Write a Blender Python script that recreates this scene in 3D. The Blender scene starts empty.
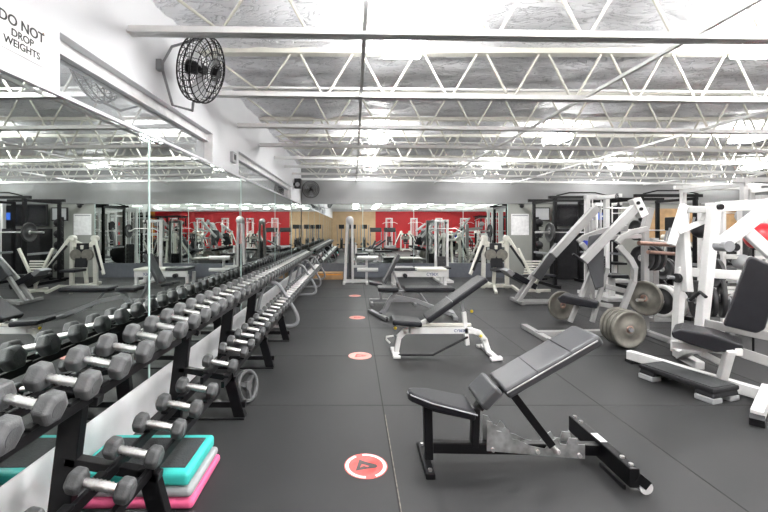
import bpy, bmesh, math, random
from mathutils import Vector, Matrix, noise
random.seed(4)
V = Vector
sc = bpy.context.scene
COL = sc.collection
H = 1.4; F = 400.0; VX = 354.0; VY = 228.0          # eye height, focal length in pixels, vanishing point
def at(px, py, Y): return V(((px-VX)/F*Y, Y, H-(py-VY)/F*Y))

# ------------------------------------------------------------------ materials
def mat(name, col, rough=.5, metal=0., var=.12, nscale=12., bump=0., bscale=60., emit=None, es=0., coat=0.):
    m = bpy.data.materials.new(name); m.use_nodes = True
    nt = m.node_tree; n = nt.nodes; l = nt.links
    b = n['Principled BSDF']
    b.inputs['Roughness'].default_value = rough; b.inputs['Metallic'].default_value = metal
    if coat: b.inputs['Coat Weight'].default_value = coat
    tc = n.new('ShaderNodeTexCoord')
    nz = n.new('ShaderNodeTexNoise'); nz.inputs['Scale'].default_value = nscale; nz.inputs['Detail'].default_value = 4
    l.new(tc.outputs['Object'], nz.inputs['Vector'])
    cr = n.new('ShaderNodeValToRGB')
    cr.color_ramp.elements[0].position = .3; cr.color_ramp.elements[1].position = .7
    cr.color_ramp.elements[0].color = [c*(1-var) for c in col]+[1]
    cr.color_ramp.elements[1].color = [min(1, c*(1+var)) for c in col]+[1]
    l.new(nz.outputs['Fac'], cr.inputs['Fac']); l.new(cr.outputs['Color'], b.inputs['Base Color'])
    if bump:
        n2 = n.new('ShaderNodeTexNoise'); n2.inputs['Scale'].default_value = bscale; n2.inputs['Detail'].default_value = 5
        l.new(tc.outputs['Object'], n2.inputs['Vector'])
        bp = n.new('ShaderNodeBump'); bp.inputs['Strength'].default_value = bump; bp.inputs['Distance'].default_value = .01
        l.new(n2.outputs['Fac'], bp.inputs['Height']); l.new(bp.outputs['Normal'], b.inputs['Normal'])
    if emit:
        b.inputs['Emission Color'].default_value = (*emit, 1); b.inputs['Emission Strength'].default_value = es
    return m
M = {
 'white': mat('white_powder_coat', (.74,.74,.73), .35, var=.04),
 'ivory': mat('ivory_powder_coat', (.72,.71,.64), .35, var=.05),
 'silver': mat('silver_powder_coat', (.27,.275,.285), .35, .15, var=.06),
 'grey': mat('light_grey_powder_coat', (.36,.36,.355), .35, .1, var=.05),
 'black': mat('black_powder_coat', (.006,.006,.007), .32, var=.2),
 'blackm': mat('black_matte_plastic', (.018,.018,.02), .55, var=.2),
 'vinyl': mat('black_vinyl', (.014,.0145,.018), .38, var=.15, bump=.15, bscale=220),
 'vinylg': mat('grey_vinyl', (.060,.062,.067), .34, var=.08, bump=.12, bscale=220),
 'vinylb': mat('navy_vinyl', (.03,.035,.06), .38, var=.1, bump=.1, bscale=220),
 'piping': mat('grey_piping', (.35,.35,.36), .4),
 'rubber': mat('dark_grey_rubber', (.085,.088,.09), .38, var=.25, nscale=20, bump=.2, bscale=150),
 'rubberl': mat('grey_rubber', (.125,.129,.132), .36, var=.15, nscale=20, bump=.2, bscale=150),
 'chrome': mat('chrome', (.95,.92,.90), .28, 1., var=.12, nscale=90, bump=.25, bscale=500),
 'zinc': mat('galvanised_steel', (.50,.52,.52), .38, .75, var=.35, nscale=18),
 'iron': mat('olive_grey_iron', (.20,.19,.165), .5, .3, var=.2),
 'irond': mat('dark_iron', (.05,.05,.052), .5, .3, var=.2),
 'rust': mat('brown_steel_bar', (.42,.27,.22), .35, .8, var=.2),
 'yellow': mat('yellow_plastic', (.75,.55,.03), .4),
 'teal': mat('teal_plastic', (.055,.58,.52), .38, var=.05),
 'pink': mat('pink_plastic', (.85,.14,.30), .38, var=.05),
 'greyp': mat('grey_plastic', (.36,.37,.38), .45, var=.05),
 'mat_grey': mat('ribbed_grey_mat', (.055,.058,.06), .6, var=.2, bump=.5, bscale=120),
 'red': mat('red_paint', (.56,.012,.018), .5, var=.06, nscale=2),
 'redball': mat('red_rubber', (.70,.02,.03), .3),
 'stred': mat('faded_red_vinyl', (.72,.10,.09), .45, var=.12, nscale=40),
 'stpink': mat('worn_pink_vinyl', (.80,.36,.31), .5, var=.10, nscale=40),
 'stwhite': mat('white_vinyl', (.85,.80,.78), .45),
 'stdark': mat('dark_print', (.06,.045,.045), .5),
 'wall': mat('white_wall_paint', (.74,.75,.77), .55, var=.03, nscale=2),
 'board': mat('white_board', (.88,.89,.90), .45, var=.06, nscale=6),
 'bulk': mat('grey_bulkhead_paint', (.28,.285,.285), .6, var=.06, nscale=1.5),
 'gwall': mat('grey_green_wall_paint', (.30,.31,.285), .6, var=.05, nscale=2),
 'tan': mat('tan_wall_paint', (.66,.46,.27), .6, var=.07, nscale=3),
 'wood': mat('oak_board', (.48,.30,.15), .5, var=.25, nscale=5),
 'orange': mat('orange_paint', (.80,.33,.05), .5),
 'knee': mat('slate_grey_board', (.13,.14,.16), .5, var=.08),
 'sign': mat('white_sign', (.82,.82,.82), .4),
 'ink': mat('black_ink', (.01,.01,.01), .5),
 'blueink': mat('blue_ink', (.08,.11,.22), .5),
 'screen': mat('black_screen', (.008,.008,.01), .15),
 'bluescreen': mat('lit_blue_screen', (.02,.05,.2), .3, emit=(.05,.2,.9), es=.5),
 'edge': mat('pale_green_glass_edge', (.55,.72,.68), .2),
 'lens': mat('lit_lamp_lens', (.9,.9,.9), .5, emit=(1,.985,.97), es=42.),
 'lens_added': mat('added_fill_lamp_lens', (.9,.9,.9), .5, emit=(1,.985,.97), es=22.),  # lens of the added fill lamps outside the frame
 'plasticw': mat('white_plastic', (.75,.75,.75), .4),
 'seam': mat('pale_seam_dust', (.17,.16,.13), .7, var=.5, nscale=30),
 'seamd': mat('dark_seam', (.010,.010,.010), .8),
 'blue': mat('blue_cloth', (.03,.05,.45), .6),
}
for k_ in ('black','blackm','vinyl','knee','mat_grey'): M[k_].node_tree.nodes['Principled BSDF'].inputs['Specular IOR Level'].default_value = .28
def mirror_mat():
    m = bpy.data.materials.new('mirror_glass'); m.use_nodes = True
    b = m.node_tree.nodes['Principled BSDF']
    b.inputs['Base Color'].default_value = (.70,.745,.73,1); b.inputs['Metallic'].default_value = 1
    b.inputs['Roughness'].default_value = .0
    return m
M['mirror'] = mirror_mat()
def glass_mat():
    m = bpy.data.materials.new('window_glass'); m.use_nodes = True
    b = m.node_tree.nodes['Principled BSDF']
    b.inputs['Base Color'].default_value = (.60,.63,.64,1); b.inputs['Metallic'].default_value = .75
    b.inputs['Roughness'].default_value = .03
    return m
M['glass'] = glass_mat()
def floor_mat():
    m = bpy.data.materials.new('rubber_floor'); m.use_nodes = True
    nt = m.node_tree; n = nt.nodes; l = nt.links; b = n['Principled BSDF']
    b.inputs['Specular IOR Level'].default_value = .4
    tc = n.new('ShaderNodeTexCoord')
    a = n.new('ShaderNodeTexNoise'); a.inputs['Scale'].default_value = 1.1; a.inputs['Detail'].default_value = 6; a.inputs['Roughness'].default_value = .65
    c = n.new('ShaderNodeTexNoise'); c.inputs['Scale'].default_value = 260; c.inputs['Detail'].default_value = 2
    for q in (a, c): l.new(tc.outputs['Object'], q.inputs['Vector'])
    r1 = n.new('ShaderNodeValToRGB'); r1.color_ramp.elements[0].position = .3; r1.color_ramp.elements[1].position = .72
    r1.color_ramp.elements[0].color = (.014,.0144,.0152,1); r1.color_ramp.elements[1].color = (.031,.0317,.0325,1)
    l.new(a.outputs['Fac'], r1.inputs['Fac'])
    r2 = n.new('ShaderNodeValToRGB'); r2.color_ramp.elements[0].position = .72; r2.color_ramp.elements[1].position = .80
    r2.color_ramp.elements[0].color = (0,0,0,1); r2.color_ramp.elements[1].color = (.35,.35,.35,1)
    l.new(c.outputs['Fac'], r2.inputs['Fac'])
    mx = n.new('ShaderNodeMix'); mx.data_type = 'RGBA'
    l.new(r2.outputs['Color'], mx.inputs['Factor']); l.new(r1.outputs['Color'], mx.inputs['A']); mx.inputs['B'].default_value = (.2,.2,.2,1)
    l.new(mx.outputs['Result'], b.inputs['Base Color'])
    rr = n.new('ShaderNodeMapRange'); rr.inputs['To Min'].default_value = .42; rr.inputs['To Max'].default_value = .62
    l.new(a.outputs['Fac'], rr.inputs['Value']); l.new(rr.outputs['Result'], b.inputs['Roughness'])
    bp = n.new('ShaderNodeBump'); bp.inputs['Strength'].default_value = .25; bp.inputs['Distance'].default_value = .003
    l.new(c.outputs['Fac'], bp.inputs['Height']); l.new(bp.outputs['Normal'], b.inputs['Normal'])
    return m
M['floor'] = floor_mat()
def foam_mat():
    m = bpy.data.materials.new('foil_faced_foam'); m.use_nodes = True
    nt = m.node_tree; n = nt.nodes; l = nt.links; b = n['Principled BSDF']
    b.inputs['Roughness'].default_value = .5
    tc = n.new('ShaderNodeTexCoord')
    mp = n.new('ShaderNodeMapping'); mp.inputs['Scale'].default_value = (1, 2.4, 1)
    l.new(tc.outputs['Object'], mp.inputs['Vector'])
    w = n.new('ShaderNodeTexNoise'); w.inputs['Scale'].default_value = 1.8; w.inputs['Detail'].default_value = 3
    l.new(mp.outputs['Vector'], w.inputs['Vector'])
    ad = n.new('ShaderNodeVectorMath'); ad.operation = 'MULTIPLY_ADD'
    ad.inputs[1].default_value = (.6,.6,.6)
    l.new(w.outputs['Color'], ad.inputs[0]); l.new(mp.outputs['Vector'], ad.inputs[2])
    vo = n.new('ShaderNodeTexNoise'); vo.inputs['Scale'].default_value = 4.5; vo.inputs['Detail'].default_value = 5; vo.inputs['Distortion'].default_value = 1.2
    l.new(mp.outputs['Vector'], vo.inputs['Vector'])
    d1 = n.new('ShaderNodeMath'); d1.operation = 'SUBTRACT'; d1.inputs[1].default_value = .5
    l.new(vo.outputs['Fac'], d1.inputs[0])
    d2 = n.new('ShaderNodeMath'); d2.operation = 'ABSOLUTE'; l.new(d1.outputs['Value'], d2.inputs[0])
    cr = n.new('ShaderNodeValToRGB'); cr.color_ramp.elements[0].position = .0; cr.color_ramp.elements[1].position = .022
    cr.color_ramp.elements[0].color = (.58,.58,.61,1); cr.color_ramp.elements[1].color = (.93,.935,.96,1)  # shade in the creases put into the base colour
    l.new(d2.outputs['Value'], cr.inputs['Fac']); l.new(cr.outputs['Color'], b.inputs['Base Color'])
    n3 = n.new('ShaderNodeTexNoise'); n3.inputs['Scale'].default_value = 7; n3.inputs['Detail'].default_value = 6
    l.new(mp.outputs['Vector'], n3.inputs['Vector'])
    sm = n.new('ShaderNodeMath'); sm.operation = 'MULTIPLY_ADD'; sm.inputs[1].default_value = .8
    l.new(n3.outputs['Fac'], sm.inputs[0])
    mr = n.new('ShaderNodeMapRange'); mr.inputs['From Max'].default_value = .06
    l.new(d2.outputs['Value'], mr.inputs['Value']); l.new(mr.outputs['Result'], sm.inputs[2])
    bp = n.new('ShaderNodeBump'); bp.inputs['Strength'].default_value = .7; bp.inputs['Distance'].default_value = .022
    l.new(sm.outputs['Value'], bp.inputs['Height']); l.new(bp.outputs['Normal'], b.inputs['Normal'])
    return m
M['foam'] = foam_mat()

# ------------------------------------------------------------------ mesh builder
def frame_of(d, up=V((0,0,1))):
    d = d.normalized()
    if abs(d.dot(up)) > .98: up = V((0,1,0))
    x = d.cross(up).normalized(); z = x.cross(d).normalized()
    return x, d, z
class MB:
    def __init__(s): s.v = []; s.f = []; s.sm = []
    def add(s, vs, fs, smooth=False):
        o = len(s.v); s.v += [V(v) for v in vs]; s.f += [[i+o for i in f] for f in fs]; s.sm += [smooth]*len(fs); return s
    def box(s, c, d, rz=0, rot=None):
        c = V(c); R = rot or Matrix.Rotation(rz, 3, 'Z')
        vs = [c + R @ V((x*d[0]/2, y*d[1]/2, z*d[2]/2)) for x in (-1,1) for y in (-1,1) for z in (-1,1)]
        return s.add(vs, [(0,1,3,2),(4,6,7,5),(0,4,5,1),(2,3,7,6),(0,2,6,4),(1,5,7,3)])
    def bx(s, x0, x1, y0, y1, z0, z1): return s.box(((x0+x1)/2,(y0+y1)/2,(z0+z1)/2), (abs(x1-x0),abs(y1-y0),abs(z1-z0)))
    def beam(s, p, q, w=.05, h=None, up=V((0,0,1)), ext=0):
        p = V(p); q = V(q); h = h or w
        x, d, z = frame_of(q-p, up); p = p-d*ext; q = q+d*ext
        vs = [e + x*a*w/2 + z*b*h/2 for e in (p, q) for a, b in ((-1,-1),(1,-1),(1,1),(-1,1))]
        return s.add(vs, [(3,2,1,0),(4,5,6,7),(0,1,5,4),(1,2,6,5),(2,3,7,6),(3,0,4,7)])
    def poly(s, pts, w=.05, h=None, up=V((0,0,1))):
        for i in range(len(pts)-1): s.beam(pts[i], pts[i+1], w, h, up, ext=(w*.3 if 0 < i < len(pts)-1 else 0))
        return s
    def cyl(s, p, q, r, r2=None, n=14):
        p = V(p); q = V(q); r2 = r if r2 is None else r2
        x, d, z = frame_of(q-p)
        vs = [e + (x*math.cos(2*math.pi*i/n)+z*math.sin(2*math.pi*i/n))*rr for e, rr in ((p,r),(q,r2)) for i in range(n)]
        s.add(vs, [(i, (i+1)%n, n+(i+1)%n, n+i) for i in range(n)], True)
        return s.add(vs, [tuple(range(n))[::-1], tuple(range(n,2*n))])
    def tube(s, pts, r, n=8, closed=False):
        pts = [V(p) for p in pts]; m = len(pts); rings = []; px = None
        for i in range(m):
            a = pts[(i-1)%m] if (i > 0 or closed) else pts[0]; b = pts[(i+1)%m] if (i < m-1 or closed) else pts[-1]
            d = (b-a).normalized()
            if px is None: x, _, z = frame_of(d)
            else:
                x = (px - d*px.dot(d))
                x = x.normalized() if x.length > 1e-5 else frame_of(d)[0]
                z = x.cross(d)
            px = x
            rings.append([pts[i] + (x*math.cos(2*math.pi*k/n)+z*math.sin(2*math.pi*k/n))*r for k in range(n)])
        vs = [v for rg in rings for v in rg]
        fs = [(i*n+k, i*n+(k+1)%n, ((i+1)%m)*n+(k+1)%n, ((i+1)%m)*n+k) for i in range(m if closed else m-1) for k in range(n)]
        s.add(vs, fs, True)
        if not closed: s.add(rings[0], [tuple(range(n))[::-1]]); s.add(rings[-1], [tuple(range(n))])
        return s
    def lathe(s, c, axis, prof, n=24, closed=False):
        c = V(c); x, d, z = frame_of(V(axis))
        vs = [c + d*a + (x*math.cos(2*math.pi*i/n)+z*math.sin(2*math.pi*i/n))*r for a, r in prof for i in range(n)]
        m = len(prof)
        return s.add(vs, [(j*n+i, j*n+(i+1)%n, ((j+1)%m)*n+(i+1)%n, ((j+1)%m)*n+i) for j in range(m if closed else m-1) for i in range(n)], True)
    def prism(s, pts, off):
        pts = [V(p) for p in pts]; off = V(off); n = len(pts)
        return s.add(pts+[p+off for p in pts], [tuple(range(n))[::-1], tuple(range(n,2*n))]+[(i,(i+1)%n,n+(i+1)%n,n+i) for i in range(n)])
    def ball(s, c, r, n=16, sz=1.):
        c = V(c); m = n//2; vs = []; fs = []
        for j in range(1, m):
            t = math.pi*j/m
            vs += [c+V((r*math.sin(t)*math.cos(2*math.pi*i/n), r*math.sin(t)*math.sin(2*math.pi*i/n), r*math.cos(t)*sz)) for i in range(n)]
        k = len(vs); vs += [c+V((0,0,r*sz)), c-V((0,0,r*sz))]
        fs = [(j*n+i, (j+1)*n+i, (j+1)*n+(i+1)%n, j*n+(i+1)%n) for j in range(m-2) for i in range(n)]
        fs += [(k, i, (i+1)%n) for i in range(n)] + [(k+1, (m-2)*n+(i+1)%n, (m-2)*n+i) for i in range(n)]
        return s.add(vs, fs, True)
    def build(s, name, m, parent=None, bevel=0, seg=2, sub=0):
        me = bpy.data.meshes.new(name)
        off = V((0,0,0)); p = parent
        while p is not None: off = off + p.location; p = p.parent
        if parent is None:
            xs = [v.x for v in s.v]; ys = [v.y for v in s.v]
            off = V(((min(xs)+max(xs))/2, (min(ys)+max(ys))/2, min(v.z for v in s.v)))
        me.from_pydata([v-off for v in s.v], [], s.f)
        me.polygons.foreach_set('use_smooth', s.sm)
        bm = bmesh.new(); bm.from_mesh(me); bmesh.ops.recalc_face_normals(bm, faces=bm.faces); bm.to_mesh(me); bm.free()
        me.materials.append(M[m] if isinstance(m, str) else m)
        o = bpy.data.objects.new(name, me); COL.objects.link(o)
        if parent is None: o.location = off
        else: o.parent = parent
        if bevel:
            b = o.modifiers.new('bevel', 'BEVEL'); b.width = bevel; b.segments = seg; b.limit_method = 'ANGLE'; b.angle_limit = .6
        return o
def tag(o, label, cat, group=None, kind=None):
    if label: o['label'] = label
    if cat: o['category'] = cat
    if group: o['group'] = group
    if kind: o['kind'] = kind
    return o
def thing(name, label, cat, loc=(0,0,0), group=None):
    o = bpy.data.objects.new(name, None); COL.objects.link(o); o.location = loc; o.empty_display_size = .1
    return tag(o, label, cat, group)
def struct(name, mb, m, **k):
    o = mb.build(name, m, None, **k); o['kind'] = 'structure'; return o
def dup(root, loc=None, rz=None, label=None, group=None, scale=None):
    r = root.copy(); COL.objects.link(r)
    if loc is not None: r.location = loc
    if rz is not None: r.rotation_euler = (0, 0, rz)
    if label: r['label'] = label
    if group: r['group'] = group
    if scale: r.scale = (scale,)*3
    def rec(a, b):
        for ch in list(a.children):
            c = ch.copy(); COL.objects.link(c); c.parent = b; rec(ch, c)
    rec(root, r)
    return r
def text(name, s, size, m, parent, origin, right, up, depth=.002):
    """raised lettering centred at origin, reading along right"""
    cu = bpy.data.curves.new(name, 'FONT'); cu.body = s; cu.size = size; cu.extrude = depth; cu.offset = size*.018; cu.align_x = 'CENTER'; cu.align_y = 'CENTER'
    t = bpy.data.objects.new(name, cu); COL.objects.link(t)
    bpy.context.view_layer.update()
    me = bpy.data.meshes.new_from_object(t.evaluated_get(bpy.context.evaluated_depsgraph_get()))
    COL.objects.unlink(t); bpy.data.objects.remove(t)
    right = V(right).normalized(); up = V(up).normalized(); nrm = right.cross(up)
    off = V((0,0,0)); p = parent
    while p is not None: off = off + p.location; p = p.parent
    for v in me.vertices: v.co = V(origin) - off + right*v.co.x + up*v.co.y + nrm*v.co.z
    me.materials.clear(); me.materials.append(M[m])
    o = bpy.data.objects.new(name, me); COL.objects.link(o); o.parent = parent
    return o
def pad(a, b, c, t=.05, inset=0):
    """upholstered slab: a, b the lower/upper corners of the near edge, c the lower corner of the far edge; top face given"""
    a = V(a); b = V(b); c = V(c); L = b-a; W = c-a; n = L.cross(W).normalized()
    if n.z < 0: n = -n
    return MB().prism([a, b, b+W, c], -n*t)
def ordw(i): return ['first','second','third','fourth','fifth','sixth','seventh','eighth','ninth','tenth','eleventh','twelfth','thirteenth','fourteenth','fifteenth','sixteenth','seventeenth','eighteenth','nineteenth','twentieth'][i]

# ------------------------------------------------------------------ the room
XL, XR, YB, YF, ZC = -1.5, 12.6, 11.4, -5.2, 3.16
struct('floor', MB().bx(XL-.2, XR+.1, YF-.1, YB+.1, -.08, 0), 'floor')
# joints between the rubber mats
g = MB()
for x in (-1.49, .226, 1.945, 3.66, 5.38, 7.1, 8.82, 10.54): g.bx(x-.004, x+.004, YF, YB, -.002, .0012)
for k, x0 in enumerate((-1.49, .226, 1.945, 3.66, 5.38, 7.1, 8.82, 10.54)):
    for j in range(14):
        y = -5 + j*1.22 + (.84 if k % 2 == 0 else .84)
        g.bx(x0, x0+1.72, y-.003, y+.003, -.002, .001)
struct('trim_1', g, 'seamd')
struct('trim_2', MB().bx(.231, .236, 0, 3.0, -.002, .0016), 'seam')
# foam ceiling: one lumpy surface
nx, ny = 200, 250; vs = []; fs = []
for j in range(ny+1):
    for i in range(nx+1):
        x = XL-.2 + (XR-XL+.3)*i/nx; y = YF-.1 + (YB-YF+.2)*j/ny
        z = ZC + .05*noise.noise(V((x*1.1, y*2.4, 0))) + .035*noise.noise(V((x*3.2, y*6.5, 3)))
        z -= .05*max(0, 1-(x-XL)/.25)
        vs.append((x, y, z))
for j in range(ny):
    for i in range(nx): a = j*(nx+1)+i; fs.append((a, a+1, a+nx+2, a+nx+1))
o = struct('ceiling', MB().add(vs, fs, True), 'foam')
struct('ceiling_deck', MB().bx(XL-.3, XR+.1, YF-.1, YB+.1, ZC+.15, ZC+.2), 'bulk').name = 'ceiling_2'

# left wall: board, strip, piers, window recesses
W1 = (2.04, 4.26); W2 = (5.2, 9.6); ZS, ZT = 2.092, 2.40
struct('baseboard_left', MB().bx(XL-.03, XL+.004, YF, YB, 0, .30), 'board')
w = MB(); w.bx(XL-.25, XL-.03, YF, YB, 0, 2.065)
w.bx(XL-.25, XL, YF, YB, 2.065, ZS)
for a, b in ((YF, W1[0]), (W1[1], W2[0]), (W2[1], YB)): w.bx(XL-.25, XL, a, b, ZS, ZT)
w.bx(XL-.25, XL, YF, YB, ZT, ZC+.1)
struct('wall_left', w, 'wall')
for i, (a, b) in enumerate((W1, W2)):
    struct(f'window_{i+1}', MB().bx(XL-.11, XL-.09, a, b, ZS, 2.33), 'glass')
    t = MB(); t.bx(XL-.24, XL-.06, a, b, 2.318, ZT); t.bx(XL-.065, XL-.045, a, b, 2.318, 2.328); t.bx(XL-.2, XL+.0, b-.012, b-.001, ZS, ZT)
    
    struct(f'trim_{i+3}', t, 'plasticw')
struct('trim_5', MB().bx(XL, XL+.012, YF, YB, 2.068, 2.088), 'wall')
struct('wall_back', MB().bx(XL-.2, XR, YB, YB+.1, 0, 2.08).bx(4.38, XR, YB-.02, YB, .0, 2.08), 'gwall')
struct('trim_6', MB().bx(XL, XR, YB-.05, YB+.1, 2.08, ZC+.1), 'bulk', bevel=.02)
struct('baseboard_back', MB().bx(XL, 4.38, YB-.06, YB, 0, .40), 'knee')
struct('wall_right', MB().bx(XR, XR+.1, YF, YB, 0, ZC+.1), 'gwall')
fr = MB().bx(1.5, 11.2, YF-.1, YF, 0, 2.55)
struct('wall_front', fr, 'red')
struct('wall_front_tan', MB().bx(XL-.2, 1.5, YF-.1, YF, 0, 2.55), 'tan').name = 'wall_entrance'
struct('trim_7', MB().bx(XL-.2, XR, YF-.1, YF+.01, 2.55, ZC+.1), 'wall')
struct('wall_corner', MB().bx(11.2, XR, YF-.1, YF, 0, 2.55), 'gwall')
struct('trim_8', MB().bx(10.9, 11.3, YF, YF+.05, 0, 2.55), 'orange')
struct('trim_9', MB().bx(8.3, 11.6, YB-.03, YB-.021, 1.0, 1.95), 'wood')

# mirrors
seams = [-5.15, -2.9, -.7, 1.0, 2.93, 5.31, 7.6, 9.6, 11.33]
names = ['behind the weights sign, nearest the entrance', 'second from the entrance', 'third from the entrance', 'beside the nearest dumbbells',
         'under the wall fan', 'behind the silver rack', 'behind the second silver rack', 'in the far corner']
for i in range(len(seams)-1):
    a, b = seams[i], seams[i+1]
    r = thing('wall_mirror', f'frameless mirror pane above the dumbbell racks, {names[i]}', 'mirror', (XL, (a+b)/2, .302), 'mirror panes on the dumbbell wall')
    MB().bx(XL-.03, XL, a+.004, b-.004, .302, 2.064).build('glass', 'mirror', r)
    if b < 11: MB().bx(XL-.03, XL+.003, b-.012, b+.008, .302, 2.064).build('edge_strip', 'edge', r)
bs = [XL+.01, .25, 1.7, 3.1, 4.36]
bn = ['nearest the fan corner', 'behind the tall white hip machine', 'behind the white leg curl table', 'nearest the poster']
for i in range(4):
    a, b = bs[i], bs[i+1]
    r = thing('wall_mirror', f'frameless mirror pane on the far wall, {bn[i]}', 'mirror', ((a+b)/2, YB, .402), 'mirror panes on the far wall')
    MB().bx(a+.003, b-.003, YB-.03, YB-.001, .402, 2.078).build('glass', 'mirror', r)
    MB().bx(b-.006, b+.006, YB-.033, YB-.001, .402, 2.078).build('edge_strip', 'edge', r)

# roof joists: chords and one zigzag rod each, falling slightly to the right
SL = -.0125
def joist(Y, label):
    r = thing('roof_joist', label, 'joist', (XL, Y, 2.6), 'white steel roof joists')
    zb = lambda x: 2.70 + SL*(x-XL); zt = 3.13
    x0, x1 = XL-.05, XR
    m = MB()
    for s in (-1, 1):
        m.beam((x0, Y+s*.022, zb(x0)), (x1, Y+s*.022, zb(x1)), .036, .012)
        m.beam((x0, Y+s*.012, zb(x0)+.022), (x1, Y+s*.012, zb(x1)+.022), .010, .05)
    m.build('bottom_chord', 'white', r)
    t = MB()
    for s in (-1, 1): t.beam((x0, Y+s*.022, zt), (x1, Y+s*.022, zt+SL), .05, .05)
    t.build('top_chord', 'ivory', r)
    xs = XL + .05; pts = [(xs, zt)]; x = xs + .56
    pts.append((x, zb(x)+.02))
    while x < XR-.6:
        pts.append((x+.28, zt)); pts.append((x+.35, zt)); pts.append((x+.58, zb(x+.58)+.02)); pts.append((x+.63, zb(x+.63)+.02)); x += .61
    MB().tube([(a, Y, b) for a, b in pts], .0125, 6).build('web', 'ivory', r)
    return r
JY = [2.67, 3.93, 5.15, 6.35, 7.5, 8.6, 9.7, 10.75]
jn = ['nearest in view, running past the top of the wall fan', 'second nearest in view, just beyond the wall fan', 'third nearest in view', 'fourth in view, beyond the first ceiling lamps',
      'fifth in view', 'sixth in view', 'second farthest from the camera', 'farthest, right in front of the grey bulkhead']
for y, s in zip(JY, jn): joist(y, 'white open web steel joist, ' + s)
for k, y in enumerate([1.4, .15, -1.1, -2.4, -3.7]): joist(y, f'white open web steel joist behind the camera, {ordw(k)} back')
for x, z, s in ((.07, 2.72, 'above the aisle by the red floor discs'), (2.28, 2.69, 'above the white bench'), (4.45, 2.66, 'above the silver leg press'), (8.2, 2.62, 'farthest from the mirror wall')):
    tag(MB().beam((x, YF, z), (x, YB-.06, z), .028, .028).build('bridging_bar', 'white'), 'long white bridging bar across the joists, ' + s, 'bar', 'bridging bars under the roof')
tag(MB().cyl((XL+.0, 3.98, 2.80), (XR, 4.0, 2.80-.12), .014).build('conduit_pipe', 'white'), 'thin white conduit running beside the second joist', 'pipe')
tag(MB().cyl((-1.2, 6.45, 2.8), (3.5, 6.45, 2.75), .012).build('conduit_pipe', 'white'), 'thin white conduit feeding the second row of lamps', 'pipe')

# ceiling lamps, plus added out-of-frame ones that brighten the room
def lamp(x, y, label, lm='lens'):
    r = thing('ceiling_lamp', label, 'lamp', (x, y, 2.9), 'ceiling lamps')
    MB().bx(x-.02, x+.02, y-.22, y+.22, 2.975, 2.995).bx(x-.012, x+.012, y-.012, y+.012, 2.99, 3.2).build('housing', 'plasticw', r, bevel=.01)
    MB().bx(x-.165, x+.165, y-.21, y+.21, 2.90, 2.98).build('lens', lm, r, bevel=.015)
    MB().cyl((x, y, 2.885), (x, y, 2.90), .02).build('finial', 'plasticw', r)
    if lm != 'lens':
        for ch in r.children: ch.location.z -= .26
        MB().cyl((x, y, 2.9), (x, y, 3.2), .012).build('stem', 'plasticw', r)
LR = [(3.35, 'nearest'), (6.9, 'second'), (10.2, 'far')]
for x, cs in ((.42, 'above the aisle'), (3.5, 'above the white bench line'), (6.8, 'above the leg press line'), (10.2, 'by the right hand wall')):
    for y, rs in LR: lamp(x, y, f'added fill lamp {cs}, {rs} row')
for x, cs in ((.1,'nearest the mirror wall'),(1.3,'second from the mirror wall'),(2.6,'third from the mirror wall'),(4.0,'fourth from the mirror wall'),(5.6,'fifth from the mirror wall'),(7.4,'sixth from the mirror wall'),(9.6,'seventh from the mirror wall')):
    for y, rs in ((1.95, 'just ahead of'), (-.5, 'just behind'), (-2.9, 'well behind')): lamp(x, y, f'added fill lamp {cs}, {rs} the camera', 'lens_added')  # added lamps outside the frame, lifting light on ceiling and camera-facing sides

# ------------------------------------------------------------------ wall furniture
# warning sign
s = thing('warning_sign', 'white wall sign with black lettering reading DO NOT DROP WEIGHTS', 'sign', (XL, 1.80, 2.174))
MB().bx(XL, XL+.004, 1.655, 1.935, 2.174, 2.345).build('panel', 'sign', s)
for w_, z_, sz in (('DO NOT', 2.308, .062), ('DROP', 2.257, .046), ('WEIGHTS', 2.213, .046)):
    text('lettering', w_, sz, 'ink', s, (XL+.0045, 1.806, z_), (0,1,0), (0,0,1), .0008)
for y_ in (1.665, 1.925):
    MB().cyl((XL+.004, y_, 2.335), (XL+.007, y_, 2.335), .004, n=8).build('screw', 'rust', s)
# control box
b = thing('thermostat_box', 'small grey control box on the pier between the high windows', 'box', (XL, 4.9, 2.2))
MB().bx(XL, XL+.04, 4.84, 4.98, 2.2, 2.33).build('cover', 'greyp', b, bevel=.006)
MB().bx(XL+.04, XL+.043, 4.87, 4.95, 2.235, 2.30).build('dial_face', 'blackm', b)
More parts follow.
